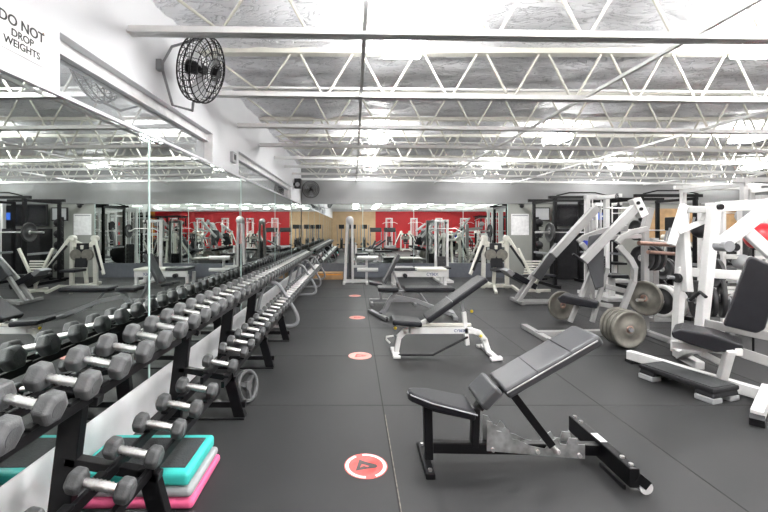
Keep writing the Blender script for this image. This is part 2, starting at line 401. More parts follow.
# fans
def fan(c, nrm, R, label, grp='black wall fans', bracket=True):
    c = V(c); nrm = V(nrm).normalized(); x, d, z = frame_of(nrm)
    f = thing('wall_fan', label, 'fan', c, grp)
    P = lambda r, a, t: c + (x*math.cos(a)+z*math.sin(a))*r + d*t
    cg = MB()
    for rr, t in ((1,0),(.97,.05),(.8,.08),(.6,.095),(.4,.105),(.22,.11)):
        for sgn in (1, -1):
            if sgn == -1 and rr == 1: continue
            cg.tube([P(R*rr, 2*math.pi*i/36, t*sgn*R*4) for i in range(36)], R*.015 if rr < .95 else R*.025, 5, True)
    for i in range(28):
        a = 2*math.pi*i/28
        for sgn in (1, -1): cg.tube([P(R*rr, a+.35*(1-rr), t*sgn*R*4) for rr, t in ((1,0),(.97,.05),(.8,.08),(.5,.1),(.15,.11))], R*.011, 4)
    cg.build('cage', 'black', f)
    MB().cyl(P(0,0,-R*.45), P(0,0,-R*.05), R*.2).build('motor', 'blackm', f)
    MB().cyl(P(0,0,-R*.05), P(0,0,R*.1), R*.14).build('hub', 'blackm', f)
    for k in range(3):
        a0 = 2*math.pi*k/3+.4
        v0 = [P(R*.12,a0-.3,R*.06), P(R*.82,a0-.35,R*.16), P(R*.88,a0,R*.07), P(R*.82,a0+.45,-R*.08), P(R*.12,a0+.5,-R*.05)]
        MB().prism(v0, d*R*.012).build('blade', 'greyp', f)
    MB().box(P(0,0,R*.46), (R*.22,R*.22,R*.22), rot=Matrix((x,d,z)).transposed()).build('badge', 'black', f)
    if bracket:
        br = MB().tube([P(R*1.04,math.pi*1.5,0), V((XL+.2, c.y+.14, c.z-R*1.1)), V((XL+.03, c.y+.16, c.z-R*.9)), V((XL+.03, c.y-.03, c.z+.02)), V((XL+.03,c.y+.15,c.z+R*.98)), P(R*1.04,math.pi*.5,-.02)], .011, 8)
        br.box((XL+.02, c.y-.03, c.z+.02), (.04,.05,.08))
        br.build('bracket', 'silver', f)
    return f
fan((-1.17, 3.08, 2.62), (.97,-.12,-.28), .25, 'large black cage fan tilted out from the white wall above the mirrors')
fan((-1.2, 11.1, 2.47), (.15,-1,-.1), .235, 'smaller black round fan on the grey bulkhead in the far corner', bracket=False)
MBs = MB().box((-1.2, 11.27, 2.47), (.08,.2,.08)); MBs.build('mount', 'black', [o for o in COL.objects if o.name.startswith('wall_fan.')][0])
sp = thing('wall_speaker', 'small black loudspeaker high on the white wall by the far fan', 'speaker', (XL+.1, 9.95, 2.4))
MB().bx(XL+.03, XL+.19, 9.83, 10.03, 2.38, 2.62).build('cabinet', 'blackm', sp, bevel=.01)
MB().bx(XL, XL+.03, 9.9, 9.95, 2.45, 2.52).build('wall_bracket', 'black', sp)
MB().cyl((XL+.11, 9.83, 2.47), (XL+.11, 9.826, 2.47), .055, n=20).build('woofer', 'greyp', sp)

# floor discs
for i, (x, y, m, lb) in enumerate(((.07, 2.353, 'stred', 'red round floor decal with dark triangle logo and white rim, nearest the camera'),
      (.066, 4.38, 'stpink', 'worn pink round floor decal, second from the camera'),
      (.05, 6.25, 'stpink', 'worn pink round floor decal, third from the camera'), (.02, 8.25, 'stpink', 'worn pink round floor decal, farthest from the camera'))):
    r = thing('floor_decal', lb, 'floor sticker', (x, y, 0), 'distance marker discs on the aisle')
    R = .127
    MB().lathe((x,y,0), (0,0,1), [(.0001,0),(.0022,.0005),(.0022,R)], 40).build('disc', m, r)
    ring = MB()
    for a0, a1 in ((-62, 100), (122, 268)):
        n = 24; pts = [(math.radians(a0+(a1-a0)*k/n)) for k in range(n+1)]
        vs = [(x+q*math.cos(a), y+q*math.sin(a), .0028) for a in pts for q in (R*.80, R*.95)]
        ring.add(vs, [(2*k, 2*k+1, 2*k+3, 2*k+2) for k in range(n)])
    ring.build('rim_text_band', 'stwhite' if i == 0 else 'stpink', r)
    lg = MB()
    tri = [(-.060,-.050),(-.038,.062),(-.005,.040),(.060,.010),(.068,-.008),(.055,-.022),(.010,-.030)]
    lg.prism([(x+a, y+b, .0026) for a, b in tri], (0,0,.0006)); lg.build('logo', 'stdark' if i == 0 else 'stred', r)
    sw = MB(); sw.prism([(x+a, y+b, .0034) for a, b in ((-.035,-.022),(-.024,.012),(.0,.004),(.02,-.008),(.008,-.016),(-.012,-.004))], (0,0,.0005)); sw.build('logo_cutout', m, r)

# ------------------------------------------------------------------ dumbbells
TILT = math.radians(11)
def hexhead(m, x0, x1, R):
    """hexagonal end, bevelled, along X"""
    c = .12*R; pr = []
    prof = [(x0, R*.72), (x0+(x1-x0)*.16, R), (x1-(x1-x0)*.16, R), (x1, R*.72)]
    n = 6
    vs = [(a, rr*math.cos(2*math.pi*i/n), rr*math.sin(2*math.pi*i/n)) for a, rr in prof for i in range(n)]
    fs = [(j*n+i, j*n+(i+1)%n, (j+1)*n+(i+1)%n, (j+1)*n+i) for j in range(3) for i in range(n)] + [tuple(range(n))[::-1], tuple(range(3*n,4*n))]
    return m.add(vs, fs)
def make_db(R, L, hl, mt):
    """R head radius, L head length, hl handle length"""
    r = thing('dumbbell', 'x', 'dumbbell', (0,0,0))
    for s in (-1, 1):
        h = MB(); hexhead(h, s*hl/2, s*(hl/2+L), R); hd = h.build('weight_head', mt, r, bevel=.010, seg=3)
        MB().cyl((s*(hl/2+L-.001),0,0), (s*(hl/2+L+.0015),0,0), R*.5, n=20).build('end_cap', 'rubberl' if mt == 'rubber' else 'rubber', hd)
    hr = .0165
    prof = [(-hl/2-.01, hr*.95)] + [(-hl/2+hl*k/16, hr*(1+.20*math.sin(math.pi*k/16)+(.13 if k % 2 else -.07))) for k in range(17)] + [(hl/2+.01, hr*.95)]
    MB().lathe((0,0,0), (1,0,0), prof, 12).build('handle', 'chrome', r)
    return r
DB = [make_db(.065, .072, .135, 'rubberl'), make_db(.061, .070, .13, 'rubberl'), make_db(.060, .066, .13, 'rubber'), make_db(.050, .060, .130, 'rubber'), make_db(.048, .056, .12, 'rubber')]
used = [False]*5
def place_db(k, x, y, z, label, group):
    if not used[k]: o = DB[k]; used[k] = True; o['label'] = label; o['group'] = group; o.location = (x,y,z)
    else: o = dup(DB[k], (x,y,z), None, label, group)
    o.rotation_euler = (random.choice((0, math.pi/3, -math.pi/3))+random.uniform(-.06,.06), TILT*random.uniform(.93,1.07), random.uniform(-.05,.05))
    return o
UY = [1.07,1.29,1.5,1.71,1.945,2.175,2.41,2.64,2.86,3.07,3.28,3.475,3.67,3.88,4.08,4.28]
y = 4.48
while y < 10.9: UY.append(y); y += .2
lowY = [1.32,1.55,1.78,2.02,2.25,2.5,2.93,3.25,3.47,3.69,3.9,4.13,4.35,4.56]
y = 4.77
while y < 10.9: lowY.append(y); y += .205
def rack_of(y): return 'first black rack' if y < 2.7 else 'second black rack' if y < 5.25 else 'first silver rack' if y < 8.6 else 'far silver rack'
cnt = {}
for tier, YS in (('upper', UY), ('lower', lowY)):
    for i, y in enumerate(YS):
        rk = rack_of(y); key = (tier, rk); cnt[key] = cnt.get(key, 0)+1
        grp = f'hex dumbbells on the {tier} shelf of the {rk}'
        if 'black' in rk and cnt[key] <= 20:
            desc = 'large grey hex dumbbell' if tier == 'upper' else 'small dark hex dumbbell'
            lb = f'{desc}, {ordw(cnt[key]-1)} from the near end of the {rk}, {tier} shelf'
        else:
            lb = f'rubber hex dumbbell with chrome handle in the {tier} row of the {rk}'
        if tier == 'upper':
            k = 0 if y < 2.3 else 1 if y < 4.0 else 2
            place_db(k, -1.24, y, .748 if y < 2.7 else .752, lb, grp)
        else:
            k = 3 if y < 3.1 else 4
            place_db(k, -.98, y, .402 if y < 2.7 else .41, lb, grp)

# racks
def rail(m, x, z, y0, y1, w=.022, h=.05): m.bx(x-w/2, x+w/2, y0, y1, z-h, z)
def black_rack(y0, y1, ups, label):
    r = thing('dumbbell_rack', label, 'rack', (-1.1, (y0+y1)/2, 0), 'black dumbbell racks')
    dz = math.tan(TILT)
    for nm, xc, zc in (('upper_shelf', -1.24, .70), ('lower_shelf', -.98, .365)):
        m = MB()
        for dx in (-.072, .072):
            m.beam((xc+dx, y0, zc-dx*dz-.035), (xc+dx, y1, zc-dx*dz-.035), .022, .045)
        n = int((y1-y0)/.2)
        for k in range(n):
            yy = y0+.1+k*.2
            for dx in (-.072, .072): m.box((xc+dx, yy, zc-dx*dz-.006), (.04,.06,.016))
        m.build(nm, 'black', r, bevel=.004)
    for u in ups:
        MB().poly([(-1.33,u,.0),(-1.25,u,.66)], .10, .05, up=V((0,1,0))).build('upright', 'black', r, bevel=.004)
        m = MB(); m.poly([(-.84,u,.0),(-.93,u,.33)], .08, .05, up=V((0,1,0)))
        m.build('front_leg', 'black', r, bevel=.004)
        MB().beam((-1.34,u,.665),(-1.14,u,.625), .05, .04).build('upper_arm', 'black', r, bevel=.004)
        MB().beam((-1.29,u,.36),(-.87,u,.285), .05, .04).build('lower_arm', 'black', r, bevel=.004)
        MB().bx(-1.40,-.80,u-.045,u+.045,.0,.012).beam((-1.25,u,.1),(-.8,u,.1),.04,.04).build('foot', 'black', r)
    return r
black_rack(.55, 2.69, (.85, 1.80), 'black two tier dumbbell rack nearest the camera, with step platforms under it')
black_rack(2.76, 5.25, (2.96, 4.02, 4.98), 'black two tier dumbbell rack behind the teal step platform')
def silver_rack(y0, y1, ups, label):
    r = thing('dumbbell_rack', label, 'rack', (-1.05, (y0+y1)/2, 0), 'silver dumbbell racks')
    dz = math.tan(TILT)
    for nm, xc, zc in (('upper_shelf', -1.24, .705), ('lower_shelf', -.98, .375)):
        m = MB()
        for dx in (-.072, .072): m.beam((xc+dx, y0, zc-dx*dz-.035), (xc+dx, y1, zc-dx*dz-.035), .022, .045)
        m.build(nm, 'black', r, bevel=.004)
    for u in ups:
        pts = [(-1.38,u,.015),(-1.35,u,.3),(-1.27,u,.58),(-1.20,u,.635),(-1.10,u,.635),(-1.03,u,.58),(-.93,u,.40),(-.84,u,.27),(-.78,u,.14),(-.80,u,.05),(-.9,u,.015),(-1.33,u,.015)]
        q = []
        for a, b, c in zip(pts, pts[1:], pts[2:]):
            a, b, c = V(a), V(b), V(c)
            q += [b.lerp(a,.3), b*.75+a*.125+c*.125, b.lerp(c,.3)]
        MB().tube([pts[0]]+q+[pts[-1]], .025, 8).build('arched_end_frame', 'silver', r)
        MB().beam((-1.34,u,.655),(-1.1,u,.63),.03,.03).build('upper_arm', 'silver', r)
    return r
silver_rack(5.3, 8.55, (5.62, 8.3), 'silver arched dumbbell rack following the black racks')
silver_rack(8.65, 11.0, (9.4, 10.8), 'silver arched dumbbell rack ending in the far corner')

# grip plate and hand grips on the floor
gp = thing('grip_plate', 'black spoked rubber weight plate leaning under the second black rack', 'weight plate', (-.86, 3.22, 0))
c = V((-.86, 3.22, .13)); ax = V((.9,-.35,.22))
MB().lathe(c, ax, [(-.018,.10),(-.022,.125),(.022,.125),(.018,.10)], 28, True).build('rim', 'rubber', gp)
x_, d_, z_ = frame_of(ax); m = MB()
for k in range(3):
    a = 2*math.pi*k/3+.5; m.beam(c, c+(x_*math.cos(a)+z_*math.sin(a))*.11, .03, .03)
m.cyl(c-d_*.02, c+d_*.02, .035).build('spokes', 'rubber', gp)

# step platforms under the rack
def step(x0, x1, y0, y1, z0, z1, name, label, m, top, group):
    r = thing('step_platform', label, 'step platform', ((x0+x1)/2, (y0+y1)/2, z0), group)
    MB().bx(x0, x1, y0, y1, z0, z1).build('body', m, r, bevel=.022, seg=4)
    MB().bx(x0+.035, x1-.035-.0, y0+.05, y1-.05, z1-.003, z1+.003).build('grip_top', top, r, bevel=.002)
step(-1.42, -.80, 1.98, 2.41, .0, .048, '', 'pink step platform at the bottom of the stack under the first rack', 'pink', 'mat_grey', 'stacked step platforms')
step(-1.42, -.81, 1.99, 2.40, .052, .098, '', 'grey step platform in the middle of the stack under the first rack', 'greyp', 'mat_grey', 'stacked step platforms')
step(-1.43, -.83, 2.00, 2.39, .102, .172, '', 'teal step platform with grey grip top, topmost of the stack under the first rack', 'teal', 'mat_grey', 'stacked step platforms')

# ------------------------------------------------------------------ foreground bench
b = thing('adjustable_bench', 'black inclined adjustable bench with galvanised notch plate in the foreground', 'bench', (.95, 2.38, 0), 'adjustable benches')
YC = 2.385
MB().bx(.40,.455,2.22,2.56,0,.035).build('front_foot', 'black', b, bevel=.006)
for yy in (2.25, 2.52): MB().cyl((.428,yy,.035),(.428,yy,.045),.012,n=8).build('bolt', 'chrome', b)
MB().beam((.445,YC,.03),(.437,YC,.365),.05,.06).build('front_post', 'black', b, bevel=.006)
MB().beam((.43,YC,.10),(1.50,YC,.085),.05,.065,).build('base_beam', 'black', b, bevel=.006)
MB().beam((.715,YC,.10),(.725,YC,.335),.045,.055).build('seat_post', 'black', b, bevel=.006)
MB().poly([(.42,YC,.345),(.72,YC,.28)],.04,.04).build('seat_rail', 'black', b)
MB().poly([(.74,YC,.33),(.79,YC,.40),(1.33,YC,.712)],.05,.045).build('back_rail', 'black', b)
zp = MB()
out = [(487,451),(487,421),(492,422),(497,431),(502,432),(505,427),(509,431),(512,439),(520,441),(530,446),(545,449),(552,441),(557,438),(560,444),(567,445),(569,438),(577,439),(578,445),(585,445),(585,459)]
P0 = [at(a, bb, 2.345) for a, bb in out]
zp.prism([(p.x, 2.345, p.z) for p in P0], (0,.006,0)); zp.prism([(p.x, 2.42, p.z) for p in P0], (0,.006,0))
zp.build('notch_plate', 'zinc', b)
for p in (at(493,450,2.34), at(538,452,2.34), at(580,456,2.34)):
    MB().cyl((p.x,2.334,p.z),(p.x,2.345,p.z),.012,n=8).build('bolt', 'chrome', b)
ss_ = MB().beam((.90,2.325,.465),(1.15,2.325,.135),.03,.045).build('support_strut', 'black', b, bevel=.004)
MB().cyl((1.135,2.325,.155),(1.18,2.325,.095),.014,n=10).build('strut_end', 'chrome', ss_)
MB().cyl((1.185,2.315,.10),(1.185,2.445,.10),.013,n=10).build('locking_pin', 'chrome', b)
MB().beam((1.475,2.10,.085),(1.475,2.70,.085),.055,.105).build('rear_foot', 'black', b, bevel=.006)
MB().beam((1.448,2.14,.012),(1.448,2.35,.012),.012,.024).build('rubber_foot', 'blackm', b)
for yy in (2.13,2.2,2.6,2.67): MB().cyl((1.475,yy,.137),(1.475,yy,.147),.012,n=8).build('bolt', 'chrome', b)
MB().bx(1.455,1.495,2.36,2.46,.1375,.139).build('sticker', 'sign', b)
for yy in (2.10,2.68):
    w = MB(); w.cyl((1.535,yy-.002,.035),(1.535,yy+.025,.035),.035,n=18); w.build('wheel', 'plasticw', b)
    MB().beam((1.49,yy+.01,.09),(1.545,yy+.01,.045),.03,.05).build('wheel_bracket', 'black', b)
# seat: tapered towards its front
sx0, sx1, z0, z1 = .345, .70, .432, .352
zs = lambda x: z0+(z1-z0)*(x-sx0)/(sx1-sx0)
seat = MB().prism([(x,y_,zs(x)) for x,y_ in ((sx0,2.335),(sx0-.02,2.36),(sx0-.02,2.415),(sx0,2.44),(sx0+.1,2.49),(sx1,2.515),(sx1,2.265),(sx0+.1,2.285))], (-.01,0,-.052))
st_ = seat.build('seat', 'vinyl', b, bevel=.016, seg=3)
MB().tube([(sx1,2.262,z1-.012),(sx0+.1,2.282,z0-.034),(sx0-.005,2.335,z0-.012),(sx0-.026,2.385,z0-.012),(sx0-.005,2.44,z0-.012),(sx0+.1,2.493,z0-.034),(sx1,2.518,z1-.012)],.004,5).build('seat_piping','piping',st_)
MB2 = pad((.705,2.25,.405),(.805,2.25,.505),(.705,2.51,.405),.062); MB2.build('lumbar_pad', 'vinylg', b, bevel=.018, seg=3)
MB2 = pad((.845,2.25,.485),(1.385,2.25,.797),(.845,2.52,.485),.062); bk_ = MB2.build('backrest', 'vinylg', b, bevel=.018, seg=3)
MB().tube([(.86,2.247,.472),(1.37,2.247,.767)],.0045,5).build('backrest_piping','piping',bk_)
MB().tube([(1.03,2.245,.592),(1.03,2.25,.5935),(1.03,2.52,.5935)],.003,4).build('backrest_seam','vinyl',bk_)

MB().tube([(1.22,2.245,.702),(1.22,2.25,.7035),(1.22,2.52,.7035)],.003,4).build('backrest_seam','vinyl',bk_)
# ------------------------------------------------------------------ white bench behind
b = thing('adjustable_bench', 'white framed adjustable bench with black pads and yellow knobs, behind the foreground bench', 'bench', (1.0, 4.45, 0), 'adjustable benches')
YC = 4.45
m = MB(); m.poly([(.47,YC,.02),(.50,YC,.19),(.56,YC,.25),(.62,YC,.262)],.05,.06); m.build('front_leg','white',b,bevel=.006)
MB().beam((.60,YC,.262),(1.32,YC,.262),.05,.07).build('main_beam','white',b,bevel=.006)
MB().beam((.47,YC,.325),(1.30,YC,.325),.045,.03).build('seat_track','ivory',b,bevel=.004)
m = MB(); m.poly([(1.30,YC,.262),(1.39,YC,.235),(1.45,YC,.16),(1.49,YC,.03)],.05,.06); m.build('rear_leg','white',b,bevel=.006)
MB().bx(.42,.50,4.28,4.62,0,.03).build('front_foot','white',b,bevel=.006)
MB().poly([(1.44,4.22,.015),(1.56,4.22,.03)],.07,.03).beam((1.5,4.22,.022),(1.5,4.68,.022),.06,.04).poly([(1.44,4.68,.015),(1.56,4.68,.03)],.07,.03).build('rear_foot','white',b,bevel=.006)
MB().tube([(.40,YC,.12),(.36,YC,.16),(.36,YC,.19),(.44,YC,.20)],.01,6).build('lift_handle','white',b)
MB().tube([(.48,4.32,.03),(.85,4.32,.03),(1.25,4.40,.20)],.013,8).build('brace','black',b)
MB().beam((1.26,YC,.10),(1.22,YC,.47),.045,.05).build('support_post','white',b,bevel=.004)
MB().beam((1.22,YC,.44),(1.19,YC,.60),.03,.03).build('support_strut','silver',b)
MB().beam((.72,YC,.33),(.82,YC,.38),.05,.04).beam((.80,4.5,.36),(1.36,4.5,.77),.04,.03).beam((.80,4.38,.36),(1.36,4.38,.77),.04,.03).build('back_rail','white',b,bevel=.004)
pad((.42,4.31,.405),(.74,4.31,.378),(.42,4.60,.405),.055).build('seat','vinyl',b,bevel=.018,seg=3)
pad((.78,4.31,.415),(1.42,4.31,.872),(.78,4.60,.415),.062).build('backrest','vinyl',b,bevel=.018,seg=3)
MB().tube([(1.06,4.308,.6),(1.055,4.31,.614),(1.055,4.6,.614)],.003,4).build('backrest_seam','piping',b)
for p in ((.455,4.40,.30),(1.30,4.42,.48),(1.40,4.41,.21)): MB().ball(p,.018,10).build('knob','yellow',b)
text('lettering', 'CYBEX', .042, 'blueink', b, (1.17,4.4245,.262), (1,0,0), (0,0,1), .0008)

# ------------------------------------------------------------------ silver flat bench
b = thing('flat_bench', 'silver framed flat bench with black pads, two benches behind the foreground one', 'bench', (.9, 6.3, 0), 'benches in the middle of the floor')
YC = 6.3
m = MB(); m.poly([(.62,YC,.34),(.55,YC,.25),(.48,YC,.10)],.06,.07).beam((.26,6.65,.03),(.50,6.0,.03),.07,.05).beam((.48,YC,.10),(.42,6.25,.05),.07,.07)
m.build('front_leg','silver',b,bevel=.008)
MB().poly([(.60,YC,.33),(1.0,YC,.25),(1.56,YC,.03)],.06,.06).build('main_beam','silver',b,bevel=.006)
MB().beam((1.02,YC,.25),(1.40,YC,.06),.05,.05).beam((1.02,6.5,.40),(1.22,6.4,.12),.04,.04).build('rear_brace','silver',b,bevel=.006)
MB().beam((1.54,6.05,.025),(1.60,6.62,.025),.07,.05).build('rear_foot','silver',b,bevel=.006)
MB().beam((.42,YC,.40),(1.50,YC,.40),.05,.035).beam((.62,YC,.3),(.66,YC,.42),.05,.05).build('pad_rail','silver',b)
MB().bx(.37,.69,6.15,6.45,.415,.48).build('seat','vinyl',b,bevel=.02,seg=3)
MB().bx(.79,1.56,6.15,6.45,.415,.48).build('backrest','vinyl',b,bevel=.02,seg=3)
for y_ in (6.02,6.62): MB().ball((.49-.0 if y_ < 6.3 else .27,y_,.03),.035,8).build('rubber_foot','blackm',b)

# incline bench behind
b = thing('adjustable_bench', 'dark adjustable bench with its backrest steeply raised, behind the silver flat bench', 'bench', (.55, 7.4, 0), 'benches in the middle of the floor')
YC = 7.4
MB().beam((.30,YC,.06),(1.1,YC,.06),.05,.06).beam((.32,7.15,.03),(.32,7.65,.03),.05,.05).beam((1.1,7.15,.03),(1.1,7.65,.03),.05,.05).beam((.5,YC,.06),(.46,YC,.36),.05,.05).beam((.95,YC,.08),(.72,YC,.6),.04,.04).build('frame','silver',b,bevel=.005)
pad((.28,7.26,.42),(.52,7.26,.38),(.28,7.54,.42),.05).build('seat','vinyl',b,bevel=.016,seg=3)
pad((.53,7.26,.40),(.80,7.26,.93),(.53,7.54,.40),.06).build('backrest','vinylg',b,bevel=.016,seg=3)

# ------------------------------------------------------------------ tall white hip machine
b = thing('hip_machine', 'tall white hip machine with two roller arms at the end of the aisle', 'exercise machine', (0, 10.2, 0))
Y0 = 10.2
m = MB(); m.beam((-.23,Y0,0),(-.17,Y0,1.60),.07,.09).beam((-.03,Y0,0),(-.05,Y0,1.60),.06,.09).beam((-.27,Y0,.05),(.34,Y0,.05),.08,.08)
m.beam((.32,Y0,0),(.32,Y0,.62),.06,.06).beam((-.05,Y0,.42),(.34,Y0,.42),.06,.06).beam((.05,Y0,.42),(.05,Y0,.95),.05,.05).beam((-.2,Y0,1.60),(-.03,Y0,1.60),.07,.09)
m.beam((-.25,9.85,.03),(-.25,10.5,.03),.06,.06).beam((.32,9.85,.03),(.32,10.5,.03),.06,.06)
m.build('frame','white',b,bevel=.006)
MB().lathe((-.11,Y0-.06,1.60),(0,1,0),[(-.02,.01),(-.02,.10),(.02,.10),(.02,.01)],20).build('pulley_cover','white',b)
MB().bx(-.14,-.07,Y0-.05,Y0+.05,.15,1.0).build('weight_stack','irond',b)
for z in (.36,.66): MB().cyl((.08,Y0-.25,z),(.60,Y0-.25,z),.05,n=16).build('roller','white' if z < 2 else 'vinyl',b)
MB().beam((.1,Y0,.66),(.1,Y0-.28,.66),.04,.04).beam((.1,Y0,.36),(.1,Y0-.28,.36),.04,.04).build('roller_arm','white',b)
MB().bx(.03,.36,Y0-.16,Y0+.12,.70,.76).build('hip_pad','vinyl',b,bevel=.015)

# white leg curl table
b = thing('leg_curl_machine', 'low white leg curl table with lettered side panel near the far mirror', 'exercise machine', (1.6, 9.7, 0))
m = MB(); m.bx(.95,2.2,9.45,9.52,.24,.38).bx(.92,1.0,9.40,9.95,0,.06).bx(2.12,2.2,9.40,9.95,0,.06).beam((.96,9.5,0),(.96,9.5,.30),.07,.07).beam((2.16,9.5,0),(2.16,9.5,.30),.07,.07).beam((.96,9.9,0),(.96,9.9,.33),.07,.07).beam((2.16,9.9,0),(2.16,9.9,.33),.07,.07)
m.build('frame','white',b,bevel=.006)
MB().bx(.95,1.45,9.42,9.95,.39,.46).build('chest_pad','vinylg',b,bevel=.015)
MB().bx(1.5,2.2,9.42,9.95,.38,.44).build('thigh_pad','ivory',b,bevel=.015)
text('lettering','CYBEX',.09,'blueink',b,(1.85,9.449,.305),(1,0,0),(0,0,1),.0008)
MB().cyl((1.2,9.35,.28),(1.2,10.0,.28),.05).build('ankle_roller','vinyl',b)

# ------------------------------------------------------------------ generic machines for the middle and far floor (built at the origin)
def cable_tower():
    r = thing('cable_tower', 'x', 'exercise machine')
    m = MB()
    for x in (-.20,.20): m.bx(x-.04,x+.04,-.05,.05,0,2.05)
    m.bx(-.24,.24,-.06,.06,2.0,2.08).bx(-.24,.24,-.3,.75,0,.07).bx(-.03,.03,0,.75,1.98,2.05).bx(-.05,.05,.45,.52,.05,.45)
    m.build('frame','white',r,bevel=.006)
    ws = MB()
    for k in range(14): ws.bx(-.14,.14,-.05,.05,.12+k*.05,.165+k*.05)
    ws.build('weight_stack','irond',r)
    g_ = MB()
    for x in (-.09,.09): g_.cyl((x,0,.1),(x,0,2.0),.012,n=8)
    g_.build('guide_rods','chrome',r)
    MB().bx(-.16,.16,.35,.75,.45,.51).build('seat','vinyl',r,bevel=.015)
    MB().tube([(-.5,.7,1.68),(-.3,.7,1.78),(.3,.7,1.78),(.5,.7,1.68)],.014,8).build('lat_bar','chrome',r)
    MB().cyl((0,.7,1.78),(0,.7,2.0),.006,n=6).build('cable','black',r)
    MB().cyl((-.03,.68,2.0),(.03,.68,2.0),.06).build('pulley','blackm',r)
    return r
def power_rack(mt='black'):
    r = thing('power_rack', 'x', 'rack')
    for x in (-.6,.6):
        for y_ in (-.55,.55): MB().bx(x-.035,x+.035,y_-.035,y_+.035,0,2.15).build('post',mt,r,bevel=.004)
    for y_ in (-.55,.55): MB().bx(-.75,.75,y_-.03,y_+.03,2.08,2.15).build('top_beam',mt,r,bevel=.004)
    for x in (-.6,.6):
        MB().bx(x-.03,x+.03,-.6,.6,2.02,2.08).build('side_beam',mt,r)
        MB().bx(x-.04,x+.04,-.75,.75,0,.07).build('foot',mt,r)
        MB().bx(x-.02,x+.02,-.55,.55,.75,.80).build('safety_bar','silver',r)
    MB().tube([(-.6,-.62,2.15),(-.3,-.62,2.22),(.3,-.62,2.22),(.6,-.62,2.15)],.016,8).build('chin_bar',mt,r)
    return r
def press_machine():
    r = thing('seated_press', 'x', 'exercise machine')
    m = MB()
    for s in (-1,1):
        m.beam((s*.28,0,0),(s*.26,0,1.16),.09,.07); m.beam((s*.26,0,1.12),(s*.07,.1,1.0),.06,.06)
        m.poly([(s*.18,-.1,.05),(s*.2,-.5,.12),(s*.26,-.8,.03)],.06,.06)
    m.beam((-.3,0,.06),(.3,0,.06),.08,.08).beam((-.28,0,1.0),(.28,0,1.0),.06,.08).beam((0,.1,.05),(0,.6,.05),.07,.07).beam((0,.1,.1),(0,-.05,1.0),.07,.07)
    m.build('frame','ivory',r,bevel=.008)
    for s in (-1,1):
        MB().beam((s*.30,-.06,1.15),(s*.68,-.35,.36),.05,.07).build('press_arm','ivory',r,bevel=.006)
        MB().cyl((s*.26,-.06,1.16),(s*.26,.06,1.16),.07,n=16).build('pivot','ivory',r)
        MB().cyl((s*.13,-.10,.78),(s*.13,-.04,.78),.13,n=20).build('counterweight','iron',r)
        MB().beam((s*.32,-.10,1.0),(s*.62,-.33,.45),.08,.05).build('arm_pad','vinyl',r,bevel=.01)
    MB().bx(-.17,.17,-.55,-.15,.42,.48).build('seat','vinyl',r,bevel=.015)
    pad((-.14,-.13,.5),(-.14,-.05,1.05),(.14,-.13,.5),.05).build('backrest','vinyl',r,bevel=.012)
    return r
def treadmill():
    r = thing('treadmill', 'x', 'treadmill')
    MB().bx(-.38,.38,-.9,.9,.05,.17).build('deck','blackm',r,bevel=.02)
    MB().bx(-.26,.26,-.88,.7,.172,.178).build('belt','rubber',r)
    for s in (-1,1):
        MB().beam((s*.36,.6,.1),(s*.36,.75,1.2),.06,.07).build('upright','silver',r,bevel=.006)
        MB().tube([(s*.36,.72,1.05),(s*.36,.3,1.0),(s*.34,.1,.95)],.02,8).build('handrail','black',r)
    MB().box((0,.78,1.28),(.75,.10,.28),rot=Matrix.Rotation(-.3,3,'X')).build('console','blackm',r,bevel=.02)
    MB().bx(-.36,.36,.55,.95,.1,.28).build('motor_cover','greyp',r,bevel=.03)
    return r
def elliptical():
    r = thing('elliptical_trainer', 'x', 'exercise machine')
    MB().beam((0,-.8,.05),(0,.8,.05),.1,.08).beam((-.3,-.8,.04),(.3,-.8,.04),.07,.07).beam((-.3,.8,.04),(.3,.8,.04),.07,.07).beam((0,.5,.1),(0,.3,1.4),.07,.07).build('frame','silver',r,bevel=.006)
    MB().lathe((0,.6,.42),(1,0,0),[(-.08,.02),(-.08,.34),(.08,.34),(.08,.02)],24).build('flywheel_cover','blackm',r)
    for s in (-1,1):
        MB().tube([(s*.24,.3,.55),(s*.26,.25,1.1),(s*.28,.1,1.6)],.018,8).build('arm','silver',r)
        MB().beam((s*.2,.4,.3),(s*.2,-.6,.35),.05,.05).build('pedal_arm','silver',r)
        MB().box((s*.2,-.35,.40),(.14,.36,.05)).build('pedal','blackm',r,bevel=.01)
    MB().box((0,.28,1.48),(.34,.06,.26)).build('console','blackm',r,bevel=.015)
    return r
def ball_rack():
    r = thing('ball_rack', 'x', 'rack')
    m = MB()
    for x in (-.3,.3): m.bx(x-.02,x+.02,-.03,.03,0,1.9)
    for z in (.15,.6,1.05,1.5,1.9): m.bx(-.3,.3,-.02,.02,z-.02,z+.02); 
    m.bx(-.32,.32,-.25,.25,0,.04); m.build('frame','silver',r)
    for z in (.6,1.05,1.5): MB().tube([(-.3,0,z),(-.3,-.22,z-.02),(.3,-.22,z-.02),(.3,0,z)],.012,6).build('cradle','silver',r)
    return r
def plate_tree():
    r = thing('plate_tree', 'x', 'rack')
    MB().beam((0,0,.03),(0,0,1.2),.08,.08).beam((-.3,0,.03),(.3,0,.03),.07,.06).beam((0,-.3,.03),(0,.3,.03),.07,.06).build('frame','black',r,bevel=.005)
    for z in (.35,.75,1.15):
        for s in (-1,1): MB().cyl((0,0,z),(s*.3,0,z+.02),.024).build('peg','chrome',r)
    return r

CT, PR, PM, TM, EL, BR, PT = cable_tower(), power_rack(), press_machine(), treadmill(), elliptical(), ball_rack(), plate_tree()
def first(root, loc, rz, label, group):
    root.location = loc; root.rotation_euler = (0,0,rz); root['label'] = label; root['group'] = group; return root
PI = math.pi

